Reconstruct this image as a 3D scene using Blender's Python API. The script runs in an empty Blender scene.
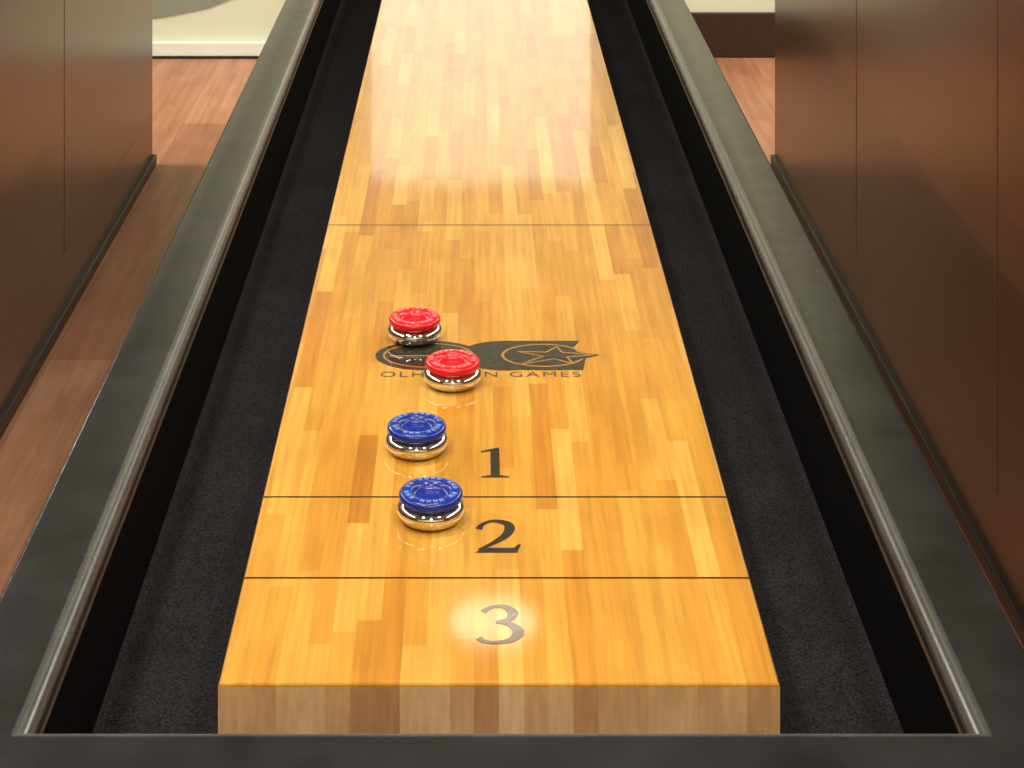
import bpy, bmesh, math, random
from mathutils import Vector
random.seed(4)
scene = bpy.context.scene
scene.view_settings.view_transform = 'Standard'
COL = scene.collection

def lin(r, g, b):
    f = lambda c: (c/255/12.92) if c/255 <= .04045 else ((c/255+.055)/1.055)**2.4
    return (f(r), f(g), f(b), 1)

# ------------------------------------------------------------ materials
class NT:
    def __init__(s, name):
        s.m = bpy.data.materials.new(name); s.m.use_nodes = True
        s.t = s.m.node_tree; s.b = s.t.nodes['Principled BSDF']
    def n(s, typ, **kw):
        nd = s.t.nodes.new(typ)
        for k, v in kw.items(): setattr(nd, k, v)
        return nd
    def l(s, a, b): s.t.links.new(a, b)
    def math(s, op, a, b=None):
        nd = s.n('ShaderNodeMath', operation=op)
        for i, v in enumerate((a, b)):
            if v is None: continue
            if isinstance(v, (int, float)): nd.inputs[i].default_value = v
            else: s.l(v, nd.inputs[i])
        return nd.outputs[0]
    def ramp(s, fac, stops, interp='LINEAR'):
        nd = s.n('ShaderNodeValToRGB'); cr = nd.color_ramp; cr.interpolation = interp
        while len(cr.elements) < len(stops): cr.elements.new(.5)
        for e, (p, c) in zip(cr.elements, stops): e.position = p; e.color = c
        s.l(fac, nd.inputs[0]); return nd.outputs[0]
    def mix(s, typ, fac, a, b):
        nd = s.n('ShaderNodeMix', data_type='RGBA', blend_type=typ)
        for i, v in ((0, fac), (6, a), (7, b)):
            if isinstance(v, (int, float, tuple)): nd.inputs[i].default_value = v
            else: s.l(v, nd.inputs[i])
        return nd.outputs[2]
    def noise(s, scale=(1, 1, 1), freq=1., detail=3., rough=.55):
        tc = s.n('ShaderNodeTexCoord'); mp = s.n('ShaderNodeMapping')
        mp.inputs['Scale'].default_value = scale
        s.l(tc.outputs['Object'], mp.inputs[0])
        nz = s.n('ShaderNodeTexNoise'); nz.inputs['Scale'].default_value = freq
        nz.inputs['Detail'].default_value = detail; nz.inputs['Roughness'].default_value = rough
        s.l(mp.outputs[0], nz.inputs['Vector']); return nz.outputs['Fac']
    def bump(s, h, strength=.2, dist=.001):
        b = s.n('ShaderNodeBump'); b.inputs['Strength'].default_value = strength
        b.inputs['Distance'].default_value = dist
        s.l(h, b.inputs['Height']); s.l(b.outputs[0], s.b.inputs['Normal'])
    def set(s, **kw):
        for k, v in kw.items(): s.b.inputs[k.replace('_', ' ')].default_value = v

def simple(name, col, rough=.5, metal=0, var=.12, freq=40., bump=0, **kw):
    m = NT(name)
    nz = m.noise(freq=freq)
    d = tuple(c*(1-var) for c in col[:3])+(1,); l_ = tuple(min(1, c*(1+var)) for c in col[:3])+(1,)
    m.l(m.ramp(nz, [(.3, d), (.7, l_)]), m.b.inputs['Base Color'])
    m.set(Roughness=rough, Metallic=metal, **kw)
    if bump: m.bump(nz, bump)
    return m.m

def plank(name, w, L, stops, grain, rough, gap=None, coat=0, coatr=.1, spec=.5, gmin=.80):
    m = NT(name)
    tc = m.n('ShaderNodeTexCoord'); sp = m.n('ShaderNodeSeparateXYZ')
    m.l(tc.outputs['Object'], sp.inputs[0])
    u = m.math('DIVIDE', m.math('ADD', sp.outputs[0], 50*w), w)
    i = m.math('FLOOR', u)
    wn = m.n('ShaderNodeTexWhiteNoise', noise_dimensions='1D'); m.l(i, wn.inputs['W'])
    sc = m.math('ADD', m.math('MULTIPLY', wn.outputs['Value'], .7/L), .7/L)
    v = m.math('ADD', m.math('MULTIPLY', sp.outputs[1], sc), m.math('MULTIPLY', wn.outputs['Value'], 17.3))
    j = m.math('FLOOR', v)
    cb = m.n('ShaderNodeCombineXYZ'); m.l(i, cb.inputs[0]); m.l(j, cb.inputs[1])
    w2 = m.n('ShaderNodeTexWhiteNoise', noise_dimensions='3D'); m.l(cb.outputs[0], w2.inputs['Vector'])
    col = m.ramp(w2.outputs['Value'], stops)
    g = m.noise(scale=grain, freq=1, detail=4)
    gr = m.ramp(g, [(.3, (gmin, gmin*.95, gmin*.88, 1)), (.65, (1, 1, 1, 1))])
    col = m.mix('MULTIPLY', 1., col, gr)
    g2 = m.noise(scale=(9, 5, 9), freq=1.3, detail=3)
    col = m.mix('MULTIPLY', 1., col, m.ramp(g2, [(.35, (.88, .85, .80, 1)), (.6, (1, 1, 1, 1))]))
    if gap:
        fu = m.math('FRACT', u); fv = m.math('FRACT', v)
        a = m.math('LESS_THAN', fu, gap); b = m.math('LESS_THAN', fv, gap*w/L)
        col = m.mix('MIX', m.math('MULTIPLY', m.math('MAXIMUM', a, b), .6), col, (.03, .015, .008, 1))
    m.l(col, m.b.inputs['Base Color'])
    m.set(Roughness=rough, Coat_Weight=coat, Coat_Roughness=coatr, Specular_IOR_Level=spec)
    return m.m

M = {}
M['maple'] = plank('maple_board', .0190, .24,
    [(0, lin(174, 111, 32)), (.08, lin(184, 124, 37)), (.38, lin(191, 134, 44)), (.72, lin(198, 144, 52)), (1, lin(207, 159, 72))],
    (190, 7, 60), .5, coat=1, coatr=.055, spec=.1, gmin=.76)
M['maple_end'] = plank('maple_board_end', .0190, .24,  # paler maple: how the end face is lit is put into its colour
    [(0, lin(186, 134, 88)), (.3, lin(206, 156, 106)), (.7, lin(222, 174, 122)), (1, lin(236, 194, 144))],
    (190, 7, 30), .5, coat=.3, coatr=.2)
M['floor'] = plank('wood_floor', .13, 2.4,
    [(0, lin(174, 116, 86)), (.5, lin(188, 130, 99)), (1, lin(200, 145, 112))], (45, 2.5, 1), .42, gap=.012, gmin=.66)
def panelmat():
    m = NT('panel_walnut')
    g = m.noise(scale=(30, 3, 60), freq=1, detail=5)
    c = m.ramp(g, [(.3, lin(86, 46, 25)), (.7, lin(104, 59, 33))])
    s = m.noise(freq=380, detail=1)
    c = m.mix('MULTIPLY', .7, c, m.ramp(s, [(.35, (.5, .5, .5, 1)), (.65, (1.15, 1.15, 1.15, 1))]))
    m.l(c, m.b.inputs['Base Color']); m.set(Roughness=.26, Specular_IOR_Level=.85)
    return m.m
M['panel'] = panelmat()
M['groove'] = simple('groove_dark', lin(20, 12, 9), .8)
M['black'] = simple('kick_black', lin(18, 16, 16), .4)
def carpetmat(name, lo, hi):
    m = NT(name)
    s = m.noise(freq=420, detail=2, rough=.7); b = m.noise(freq=9, detail=3)
    c = m.ramp(s, [(.3, lo), (.72, hi)])
    c = m.mix('MULTIPLY', .7, c, m.ramp(b, [(.3, (.7, .7, .7, 1)), (.7, (1.1, 1.1, 1.1, 1))]))
    m.l(c, m.b.inputs['Base Color']); m.set(Roughness=1, Specular_IOR_Level=.03); m.bump(s, .6, .0015)
    return m.m
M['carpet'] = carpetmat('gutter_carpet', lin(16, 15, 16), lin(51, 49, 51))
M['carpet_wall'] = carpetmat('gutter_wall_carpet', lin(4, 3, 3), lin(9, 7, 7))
def railmat(name, lo, hi, r0, r1, spec):
    m = NT(name)
    b = m.noise(freq=14, detail=3)
    c = m.ramp(b, [(.3, lo), (.7, hi)])
    m.l(c, m.b.inputs['Base Color'])
    m.l(m.ramp(m.noise(freq=40, detail=4), [(.3, (r0,)*3+(1,)), (.7, (r1,)*3+(1,))]), m.b.inputs['Roughness'])
    m.bump(m.noise(freq=150, detail=2), .05, .0004)
    m.set(Specular_IOR_Level=spec)
    return m.m
M['rail'] = railmat('rail_black_satin', lin(20, 20, 21), lin(35, 35, 36), .20, .25, .34)
M['lip'] = railmat('rail_lip_highlight', lin(40, 40, 41), lin(56, 56, 57), .24, .28, 1.)  # lighter than the rail: part of the ridge highlight is in the colour
M['gold'] = simple('brass_inlay', lin(84, 58, 34), .4, .3)
kc = dict(Coat_Weight=1., Coat_Roughness=.055, Specular_IOR_Level=.1)
M['ink'] = simple('ink_print', lin(40, 36, 28), .5, var=.3, freq=120, **kc)
M['inkpale'] = simple('ink_pale', lin(74, 66, 48), .5, var=.4, freq=160, **kc)  # paler ink for the lettering; on the 3 it carries the glare
M['inkline'] = simple('ink_line', lin(50, 32, 14), .5, **kc)
M['joint'] = simple('joint_line', lin(110, 66, 24), .5, **kc)
M['inkgold'] = simple('print_tan', lin(150, 106, 50), .5, **kc)
M['chrome'] = simple('chrome_steel', lin(225, 222, 215), .06, 1., var=.03)
M['blue'] = simple('blue_plastic', lin(8, 36, 122), .25)
M['blue_l'] = simple('blue_plastic_marks', lin(112, 142, 210), .3)
M['red'] = simple('red_plastic', lin(198, 8, 24), .25)
M['red_l'] = simple('red_plastic_marks', lin(244, 132, 134), .3)
M['wall'] = simple('wall_paint', lin(210, 214, 190), .7, var=.03, freq=3)
M['sage'] = simple('sage_tone', lin(128, 136, 120), .6, var=.05, freq=3)
M['ceil'] = simple('ceiling_paint', lin(120, 118, 114), .8, var=.02, freq=3)
M['white'] = simple('white_trim', lin(225, 228, 218), .4, var=.02)
M['brown'] = simple('brown_trim', lin(44, 24, 18), .4)
def emis(name, col, st):
    m = NT(name); m.set(Base_Color=col, Emission_Color=col, Emission_Strength=st); return m.m
M['lamp'] = emis('lamp_glow', lin(255, 240, 215), 20)
M['lamp_soft'] = emis('lamp_glow_soft', lin(255, 240, 225), 4.5)
M['glowpanel'] = emis('added_panel_glow', lin(255, 246, 230), 1.0)  # glow of the panel added on the back wall

# ------------------------------------------------------------ mesh helpers
def mk(name, verts, faces, mats, fm=None, smooth=False, parent=None, loc=(0, 0, 0)):
    me = bpy.data.meshes.new(name); me.from_pydata(verts, [], faces); me.update()
    if not isinstance(mats, (list, tuple)): mats = [mats]
    for m in mats: me.materials.append(m)
    for k, p in enumerate(me.polygons):
        p.use_smooth = smooth
        if fm: p.material_index = fm[k]
    bm = bmesh.new(); bm.from_mesh(me); bmesh.ops.recalc_face_normals(bm, faces=bm.faces); bm.to_mesh(me); bm.free()
    ob = bpy.data.objects.new(name, me); ob.location = loc; COL.objects.link(ob)
    if parent: ob.parent = parent
    return ob
def box(name, x0, x1, y0, y1, z0, z1, mat, bevel=0, parent=None):
    v = [(x, y, z) for z in (z0, z1) for y in (y0, y1) for x in (x0, x1)]
    f = [(0, 2, 3, 1), (4, 5, 7, 6), (0, 1, 5, 4), (2, 6, 7, 3), (0, 4, 6, 2), (1, 3, 7, 5)]
    ob = mk(name, v, f, mat, parent=parent)
    if bevel:
        b = ob.modifiers.new('bevel', 'BEVEL'); b.width = bevel; b.segments = 3
    return ob
def empty(name, loc=(0, 0, 0)):
    e = bpy.data.objects.new(name, None); e.location = loc; COL.objects.link(e); return e
def flat(name, polys, z, mat, parent, step=1.2e-6):
    v, f = [], []
    for q, p in enumerate(polys):
        s = len(v); v += [(x, y, z+q*step) for x, y in p]; f.append(tuple(range(s, s+len(p))))
    me = bpy.data.meshes.new(name); me.from_pydata(v, [], f); me.update(); me.materials.append(mat)
    bm = bmesh.new(); bm.from_mesh(me)
    for fc in bm.faces:
        if fc.normal.z < 0: fc.normal_flip()
    bm.to_mesh(me); bm.free()
    ob = bpy.data.objects.new(name, me); COL.objects.link(ob); ob.parent = parent; return ob
def catmull(P, n=10):
    out = []
    Q = [P[0]]+list(P)+[P[-1]]
    for k in range(1, len(Q)-2):
        a, b, c, d = Q[k-1], Q[k], Q[k+1], Q[k+2]
        for s in range(n):
            t = s/n
            out.append(tuple(.5*((2*b[i])+(-a[i]+c[i])*t+(2*a[i]-5*b[i]+4*c[i]-d[i])*t*t+(-a[i]+3*b[i]-3*c[i]+d[i])*t**3) for i in range(3)))
    out.append(tuple(P[-1])); return out
def stroke(P, smooth=True, bold=1.2):
    C = catmull(P) if smooth else P
    L, R = [], []
    for k, (x, y, w) in enumerate(C):
        w *= bold
        a = C[max(0, k-1)]; b = C[min(len(C)-1, k+1)]
        dx, dy = b[0]-a[0], b[1]-a[1]; l = math.hypot(dx, dy) or 1
        nx, ny = -dy/l*w/2, dx/l*w/2
        L.append((x+nx, y+ny)); R.append((x-nx, y-ny))
    return [[L[k], L[k+1], R[k+1], R[k]] for k in range(len(L)-1)]

# ------------------------------------------------------------ table
ZB = .76; BW = .215; BL = 3.70
IX = .324; IY0 = -.142; IY1 = BL+.142; ZR = .811; ZG = .684
table = empty('shuffleboard_table')
def board():
    prof = []
    r = .003
    for a in range(4):
        t = math.radians(90*a/3); prof.append((BW-r+r*math.sin(t), ZB-r+r*math.cos(t)))
    v, f, fm = [], [], []
    rings = [(d-BW, z) for d, z in prof]+[(0, ZG+.001)]
    for d, z in rings:
        v += [(-BW-d, -d, z), (BW+d, -d, z), (BW+d, BL+d, z), (-BW-d, BL+d, z)]
    f.append((0, 1, 2, 3)); fm.append(0)
    n = len(rings)
    for k in range(n-1):
        for c in range(4):
            f.append((4*k+c, 4*k+4+c, 4*k+4+(c+1) % 4, 4*k+(c+1) % 4)); fm.append(1 if k == n-2 else 0)
    f.append(tuple(4*(n-1)+c for c in (3, 2, 1, 0))); fm.append(1)
    return mk('playing_board', v, f, [M['maple'], M['maple_end']], fm, parent=table)
board()
def arc(cx, cz, r, a0, a1, n):
    return [(cx+r*math.cos(math.radians(a0+(a1-a0)*k/n)), cz+r*math.sin(math.radians(a0+(a1-a0)*k/n))) for k in range(n+1)]
def sweep(name, prof, mat, smooth, parent, mid=None):
    v, f, fm = [], [], []
    for d, z in prof:
        v += [(-IX-d, IY0-d, z), (IX+d, IY0-d, z), (IX+d, IY1+d, z), (-IX-d, IY1+d, z)]
    n = len(prof)
    for k in range(n):
        k2 = (k+1) % n
        for c in range(4):
            f.append((4*k+c, 4*k2+c, 4*k2+(c+1) % 4, 4*k+(c+1) % 4)); fm.append(mid(k) if mid else 0)
    ob = mk(name, v, f, mat, fm, parent=parent)
    if smooth:
        me = ob.data
        for p in me.polygons: p.use_smooth = True
        bm = bmesh.new(); bm.from_mesh(me)
        for e in bm.edges:
            if len(e.link_faces) == 2 and e.calc_face_angle(0) > math.radians(32): e.smooth = False
        bm.to_mesh(me); bm.free()
    return ob
rail = [(0, .795)]+[(0, .799)]+arc(.012, .799, .012, 180, 90, 8)+arc(.062, .807, .004, 90, 0, 5)
rail += [(.066, .770), (.060, .764), (0.0, .764)]
# the rounded inner lip (arc segments) is paler to brighten its highlight, the rest satin
sweep('rail', rail, [M['rail'], M['lip']], True, table, lambda k: 1 if 2 <= k <= 9 else 0)
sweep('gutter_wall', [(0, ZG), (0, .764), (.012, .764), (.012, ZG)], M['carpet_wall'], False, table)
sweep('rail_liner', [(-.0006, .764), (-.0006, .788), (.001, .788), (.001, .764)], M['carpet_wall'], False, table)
sweep('inlay_strip', [(-.0010, .7892), (-.0010, .7910), (.001, .7910), (.001, .7892)], M['gold'], False, table)
sweep('cabinet_skirt', [(.0125, .764), (.058, .764), (.058, .50), (.050, .49), (.0125, .49)], M['rail'], False, table)
box('gutter_floor', -IX-.0125, IX+.0125, IY0-.0125, IY1+.0125, ZG-.02, ZG, M['carpet'], parent=table)
box('under_panel', -IX-.012, IX+.012, IY0-.012, IY1+.012, .49, .51, M['rail'], parent=table)
for k, y in enumerate((.45, BL-.45)):
    t, b_ = .22, .17
    v = [(-b_, y-.13, .06), (b_, y-.13, .06), (b_, y+.13, .06), (-b_, y+.13, .06),
         (-t, y-.17, .49), (t, y-.17, .49), (t, y+.17, .49), (-t, y+.17, .49)]
    mk('pedestal_%d' % (k+1), v, [(0, 3, 2, 1), (4, 5, 6, 7), (0, 1, 5, 4), (1, 2, 6, 5), (2, 3, 7, 6), (3, 0, 4, 7)], M['rail'], parent=table)
    box('foot_%d' % (k+1), -.27, .27, y-.18, y+.18, 0, .06, M['black'], .012, table)
def hline(n, y, w, mat):
    flat(n, [[(-BW+.001, y-w/2), (BW-.001, y-w/2), (BW-.001, y+w/2), (-BW+.001, y+w/2)]], ZB+.0002, mat, table)
for tag, s in (('near', lambda y: y), ('far', lambda y: BL-y)):
    hline('line_a_'+tag, s(.1566), .0026, M['inkline']); hline('line_b_'+tag, s(.3023), .0026, M['inkline'])
    hline('foul_line_'+tag, s(1.069), .0030, M['joint'])
D1 = [[(-.07, .04), (.07, .04), (.07, .98), (-.07, .90)],
      [(-.21, 0), (.21, 0), (.21, .035), (.07, .08), (-.07, .08), (-.21, .035)],
      [(-.07, .88), (.07, 1.0), (.03, 1.0), (-.22, .88), (-.21, .84)]]
D2 = stroke([(-.30, .70, .10), (-.24, .84, .07), (-.06, .95, .07), (.16, .88, .12), (.22, .72, .15), (.14, .50, .12), (-.06, .28, .08), (-.30, .08, .05)])
D2 += [[(-.36, 0), (.33, 0), (.335, .14), (-.24, .14)], [(.33, 0), (.40, .24), (.36, .25), (.28, .14), (.27, 0)]]
D3 = stroke([(-.26, .80, .09), (-.14, .92, .06), (.06, .945, .08), (.20, .79, .14), (.14, .62, .09), (-.06, .54, .045)])
D3 += stroke([(-.06, .54, .045), (.14, .50, .09), (.28, .30, .15), (.16, .10, .10), (-.08, .04, .06), (-.26, .08, .07), (-.33, .15, .10)])
def digit(n, D, cx, y0, h, wx, flip=False, mat='ink'):
    P = []
    for p in D:
        q = [(cx+x*h*wx, y0+y*h) for x, y in p]
        if flip: q = [(-x, BL-y) for x, y in q]
        P.append(q)
    flat(n, P, ZB+.0003, M[mat], table)
for fl in (False, True):
    t = '_far' if fl else '_near'
    digit('digit_1'+t, D1, .0007, .341, .063, 1.0, fl)
    digit('digit_2'+t, D2, .0008, .199, .060, .88, fl)
    digit('digit_3'+t, D3, .0018, .054, .060, .88, fl, 'inkpale')  # paler ink puts the glare over the 3 into its colour
def ell(cx, cy, rx, ry, n=48, a0=0, a1=360):
    return [(cx+rx*math.cos(math.radians(a0+(a1-a0)*k/n)), cy+ry*math.sin(math.radians(a0+(a1-a0)*k/n))) for k in range(n+(0 if a1-a0 == 360 else 1))]
def ring(cx, cy, rx, ry, tx, ty, a0=0, a1=360, n=48):
    A = ell(cx, cy, rx, ry, n, a0, a1); B = ell(cx, cy, rx-tx, ry-ty, n, a0, a1)
    m = len(A); rng = range(m) if a1-a0 == 360 else range(m-1)
    return [[A[k], A[(k+1) % m], B[(k+1) % m], B[k]] for k in rng]
cy = .632
flat('emblem', [ell(-.070, cy, .058, .041), ell(.015, cy, .052, .041),
      [(.012, cy+.041), (.098, cy+.041), (.090, cy+.020), (.102, cy-.010), (.098, cy-.040), (.012, cy-.040)]], ZB+.00025, M['ink'], table, 3e-5)
flat('emblem_oval_lines', ring(-.070, cy, .050, .034, .0025, .0025)+ring(.056, cy, .046, .032, .003, .003)
     + [[(-.112, cy-.004), (-.030, cy-.001), (-.030, cy+.001), (-.112, cy-.001)]], ZB+.0004, M['inkgold'], table, 0)
flat('emblem_star_field', [[(.118, cy+.001), (.094, cy-.012), (.060, cy-.006), (.060, cy+.010), (.088, cy+.010)]], ZB+.00045, M['ink'], table)
tips = [(.072, cy+.024), (.077, cy+.008), (.112, cy+.001), (.082, cy-.005), (.088, cy-.024), (.068, cy-.010), (.030, cy-.026), (.056, cy-.003), (.028, cy+.010), (.060, cy+.008)]
for k in range(10):
    a = tips[k]; b = tips[(k+1) % 10]
    flat('emblem_star_edge_%d' % k, stroke([(a[0], a[1], .0022), (b[0], b[1], .0022)], False, 1), ZB+.0005+k*2e-6, M['inkgold'], table)
cu = bpy.data.curves.new('emblem_lettering', 'FONT'); cu.body = 'OLHAUSEN GAMES'; cu.size = .0195; cu.align_x = 'CENTER'
cu.space_character = 1.2
cu.materials.append(M['inkpale'])
to = bpy.data.objects.new('emblem_lettering', cu); to.location = (-.013, .574, ZB+.0004); to.scale = (1.12, 1, 1); COL.objects.link(to); to.parent = table

# ------------------------------------------------------------ pucks
def puck(x, y, cap, mark, rot):
    prof = [(0, 0), (.0225, 0), (.0256, .0008), (.0284, .0030), (.0301, .0062), (.0306, .0095), (.0301, .0125), (.0282, .0148), (.0252, .0160), (.0242, .0166)]
    nc = len(prof)
    prof += [(.0246, .0172), (.0272, .0178), (.0286, .0190), (.0290, .0212), (.0286, .0236), (.0274, .0250), (.0256, .0256), (.0190, .0256), (.0172, .0250), (.0160, .0222), (.0150, .0208), (.008, .0208), (.006, .0216), (0, .0218)]
    N = 64; v, f, fm = [(0, 0, 0)], [], []
    for r, z in prof[1:-1]:
        for k in range(N):
            a = 2*math.pi*k/N; v.append((r*math.cos(a), r*math.sin(a), z))
    v.append((0, 0, prof[-1][1])); top = len(v)-1; R = len(prof)-2
    for k in range(N):
        f.append((0, 1+(k+1) % N, 1+k)); fm.append(0)
    for q in range(R-1):
        for k in range(N):
            a = 1+q*N
            f.append((a+k, a+(k+1) % N, a+N+(k+1) % N, a+N+k)); fm.append(0 if q+1 < nc-1 else 1)
    for k in range(N):
        a = 1+(R-1)*N; f.append((a+k, a+(k+1) % N, top)); fm.append(1)
    seq = [1, 1, 1, 0, 1, 1, 1, 1, 0, 1, 1, 0]*2
    for k, on in enumerate(seq):
        if not on: continue
        a0 = 2*math.pi*k/len(seq); ri, ro = .0200, .0248
        for (da, db, r0, r1) in ((-.07, -.04, ri, ro), (.04, .07, ri, ro), (-.04, .04, ri+.0016, ri+.0026)):
            s = len(v)
            for z in (.0252, .0263):
                for rr, aa in ((r0, da), (r1, da), (r1, db), (r0, db)):
                    v.append((rr*math.cos(a0+aa), rr*math.sin(a0+aa), z))
            f += [(s+4, s+5, s+6, s+7), (s, s+1, s+5, s+4), (s+1, s+2, s+6, s+5), (s+2, s+3, s+7, s+6), (s+3, s, s+4, s+7)]
            fm += [2]*5
    ob = mk('shuffleboard_puck', v, f, [M['chrome'], cap, mark], fm, loc=(x, y, ZB+.0006))
    ob.rotation_euler[2] = rot
    for k, p in enumerate(ob.data.polygons): p.use_smooth = p.material_index != 2
    return ob
puck(-.0583, .260, M['blue'], M['blue_l'], .2)
puck(-.0754, .399, M['blue'], M['blue_l'], 1.1)
puck(-.0425, .557, M['red'], M['red_l'], .6)
puck(-.0863, .679, M['red'], M['red_l'], 2.0)

# ------------------------------------------------------------ partitions
CY = 1.4538
def partition(side, X):
    s = side; e = empty('wood_panel_partition')
    def bx(n, a, b, y0, y1, z0, z1, mat, bev=0):
        x0, x1 = sorted((s*a, s*b)); return box(n, x0, x1, y0, y1, z0, z1, mat, bev, e)
    ys = [5.35-CY-1.14*k for k in range(5)]
    H = 1.25
    bx('core', X+.006, X+.16, ys[-1]+.002, ys[0]-.002, 0, H-.002, M['groove'])
    for k in range(4):
        bx('panel_%d' % (k+1), X, X+.008, ys[k+1]+.003, ys[k]-.003*(k > 0), .146, H, M['panel'], .0012)
        bx('rear_panel_%d' % (k+1), X+.158, X+.166, ys[k+1]+.003, ys[k]-.003, .146, H, M['panel'], .0012)
    bx('lower_rail', X+.0002, X+.166, ys[-1], ys[0], .02, .1458, M['panel'])
    bx('end_cap', X, X+.166, ys[0]-.0015, ys[0]+.006, 0, H, M['panel'])
    bx('end_cap_2', X, X+.166, ys[-1]-.006, ys[-1]+.0015, 0, H, M['panel'])
    bx('kick_strip', X-.012, X+.166, ys[-1]-.01, ys[0]+.01, 0, .03, M['black'], .003)
    bx('counter_cap', X-.02, X+.186, ys[-1]-.02, ys[0]+.02, H, H+.035, M['black'], .006)
partition(-1, .93)
partition(1, .825)

# ------------------------------------------------------------ room
RX, Y0, Y1, CH = 3.2, -3.4, 5.18, 2.8
box('floor', -RX, RX, Y0, Y1, -.05, 0, M['floor'])
box('ceiling', -RX, RX, Y0, Y1, CH, CH+.05, M['ceil'])
box('wall_back', -RX, RX, Y1, Y1+.1, 0, CH, M['wall'])
box('wall_front', -RX, RX, Y0-.1, Y0, 0, CH, M['wall'])
box('wall_left', -RX-.1, -RX, Y0, Y1, 0, CH, M['wall'])
box('wall_right', RX, RX+.1, Y0, Y1, 0, CH, M['wall'])
box('baseboard_back', .1, RX, Y1-.02, Y1, 0, .156, M['brown'], .004)
box('trim_1', -RX, .1, Y1-.03, Y1, .008, .055, M['white'], .003)
box('trim_2', -RX, .1, Y1-.034, Y1, 0, .008, M['black'])
def wallflat(n, pts, mat, off):
    mk(n, [(x, Y1-off, z) for x, z in pts], [tuple(range(len(pts)))], mat)
pts = [(-1.6, .10), (-1.3, .115), (-1.1, .14), (-.95, .17), (-.8, .23), (-.7, .30), (-.6, .42)]
wallflat('wall_shape', pts+[(-.6, .75), (-1.6, .75)], M['sage'], .004)  # grey-green curved shape approximating an unidentified background area

box('added_glow_panel', -.38, .38, Y1-.01, Y1, 1.25, 1.95, M['glowpanel'])  # glowing panel added for the pale reflection at the board's far part
for k, (a, b, c, d) in enumerate(((-.42, -.38, 1.21, 1.99), (.38, .42, 1.21, 1.99), (-.38, .38, 1.21, 1.25), (-.38, .38, 1.95, 1.99))):  # frame around the added glow panel
    box('trim_%d' % (k+3), a, b, Y1-.03, Y1, c, d, M['white'])

def lamp(x, y, r, power, mat='lamp'):
    e = empty('downlight_or_fill', (x, y, CH))
    N = 32
    v = []; f = []
    for rr, z in ((r*1.25, 0), (r*1.25, -.02), (r*1.02, -.026), (r, -.012)):
        v += [(rr*math.cos(2*math.pi*k/N), rr*math.sin(2*math.pi*k/N), z) for k in range(N)]
    for q in range(3):
        for k in range(N): f.append((q*N+k, q*N+(k+1) % N, (q+1)*N+(k+1) % N, (q+1)*N+k))
    mk('housing', v, f, M['white'], smooth=False, parent=e)
    mk('lens', [(r*math.cos(2*math.pi*k/N), r*math.sin(2*math.pi*k/N), -.013) for k in range(N)], [tuple(range(N))], M[mat], parent=e)
    if power:
        L = bpy.data.lights.new('bulb', 'AREA'); L.shape = 'DISK'; L.size = 2*r; L.energy = power; L.color = (1, .95, .85)
        lo = bpy.data.objects.new('bulb', L); lo.location = (0, 0, -.03); COL.objects.link(lo); lo.parent = e
lamp(.03, 3.85, .12, 0, 'lamp_soft')
for (x, y, r, p) in ((-.75, -.6, .10, 20), (.75, -.6, .10, 20), (-2.3, 3.9, .10, 45), (2.3, 3.9, .10, 45),  # pair near the far wall is added, to brighten it for the panel sheen
                     (-.70, .6, .10, 16), (0, 1.0, .10, 15), (0, -2.2, .12, 50)):  # left one added for the floor, rearmost for the board's end face
    lamp(x, y, r, p)
def strip(x, y0, y1, power):  # unseen strip lights added to draw a long highlight along the rail edges
    e = empty('added_strip_light', (x, (y0+y1)/2, CH))
    h = (y1-y0)/2
    box('housing', -.06, .06, -h, h, -.05, 0, M['white'], .004, e)
    L = bpy.data.lights.new('strip_fill', 'AREA'); L.shape = 'RECTANGLE'; L.size = .09; L.size_y = 2*h-.06; L.energy = power; L.color = (1, .96, .88)
    lo = bpy.data.objects.new('strip_fill', L); lo.location = (0, 0, -.054); COL.objects.link(lo); lo.parent = e
strip(-2.5, -1.2, 4.6, 128)
strip(2.5, -1.2, 4.6, 128)

w = bpy.data.worlds.new('World'); scene.world = w; w.use_nodes = True
w.node_tree.nodes['Background'].inputs[0].default_value = (.9, .95, 1, 1)
w.node_tree.nodes['Background'].inputs[1].default_value = .5

cam = bpy.data.cameras.new('camera'); co = bpy.data.objects.new('camera', cam); COL.objects.link(co)
co.location = (-.0176, -CY, ZB+.8272); co.rotation_euler = (math.pi/2, 0, 0)
cam.sensor_width = 36; cam.lens = 1900/1024*36; cam.shift_x = 36/1024; cam.shift_y = -782/1024
cam.clip_start = .05; cam.clip_end = 50
scene.camera = co
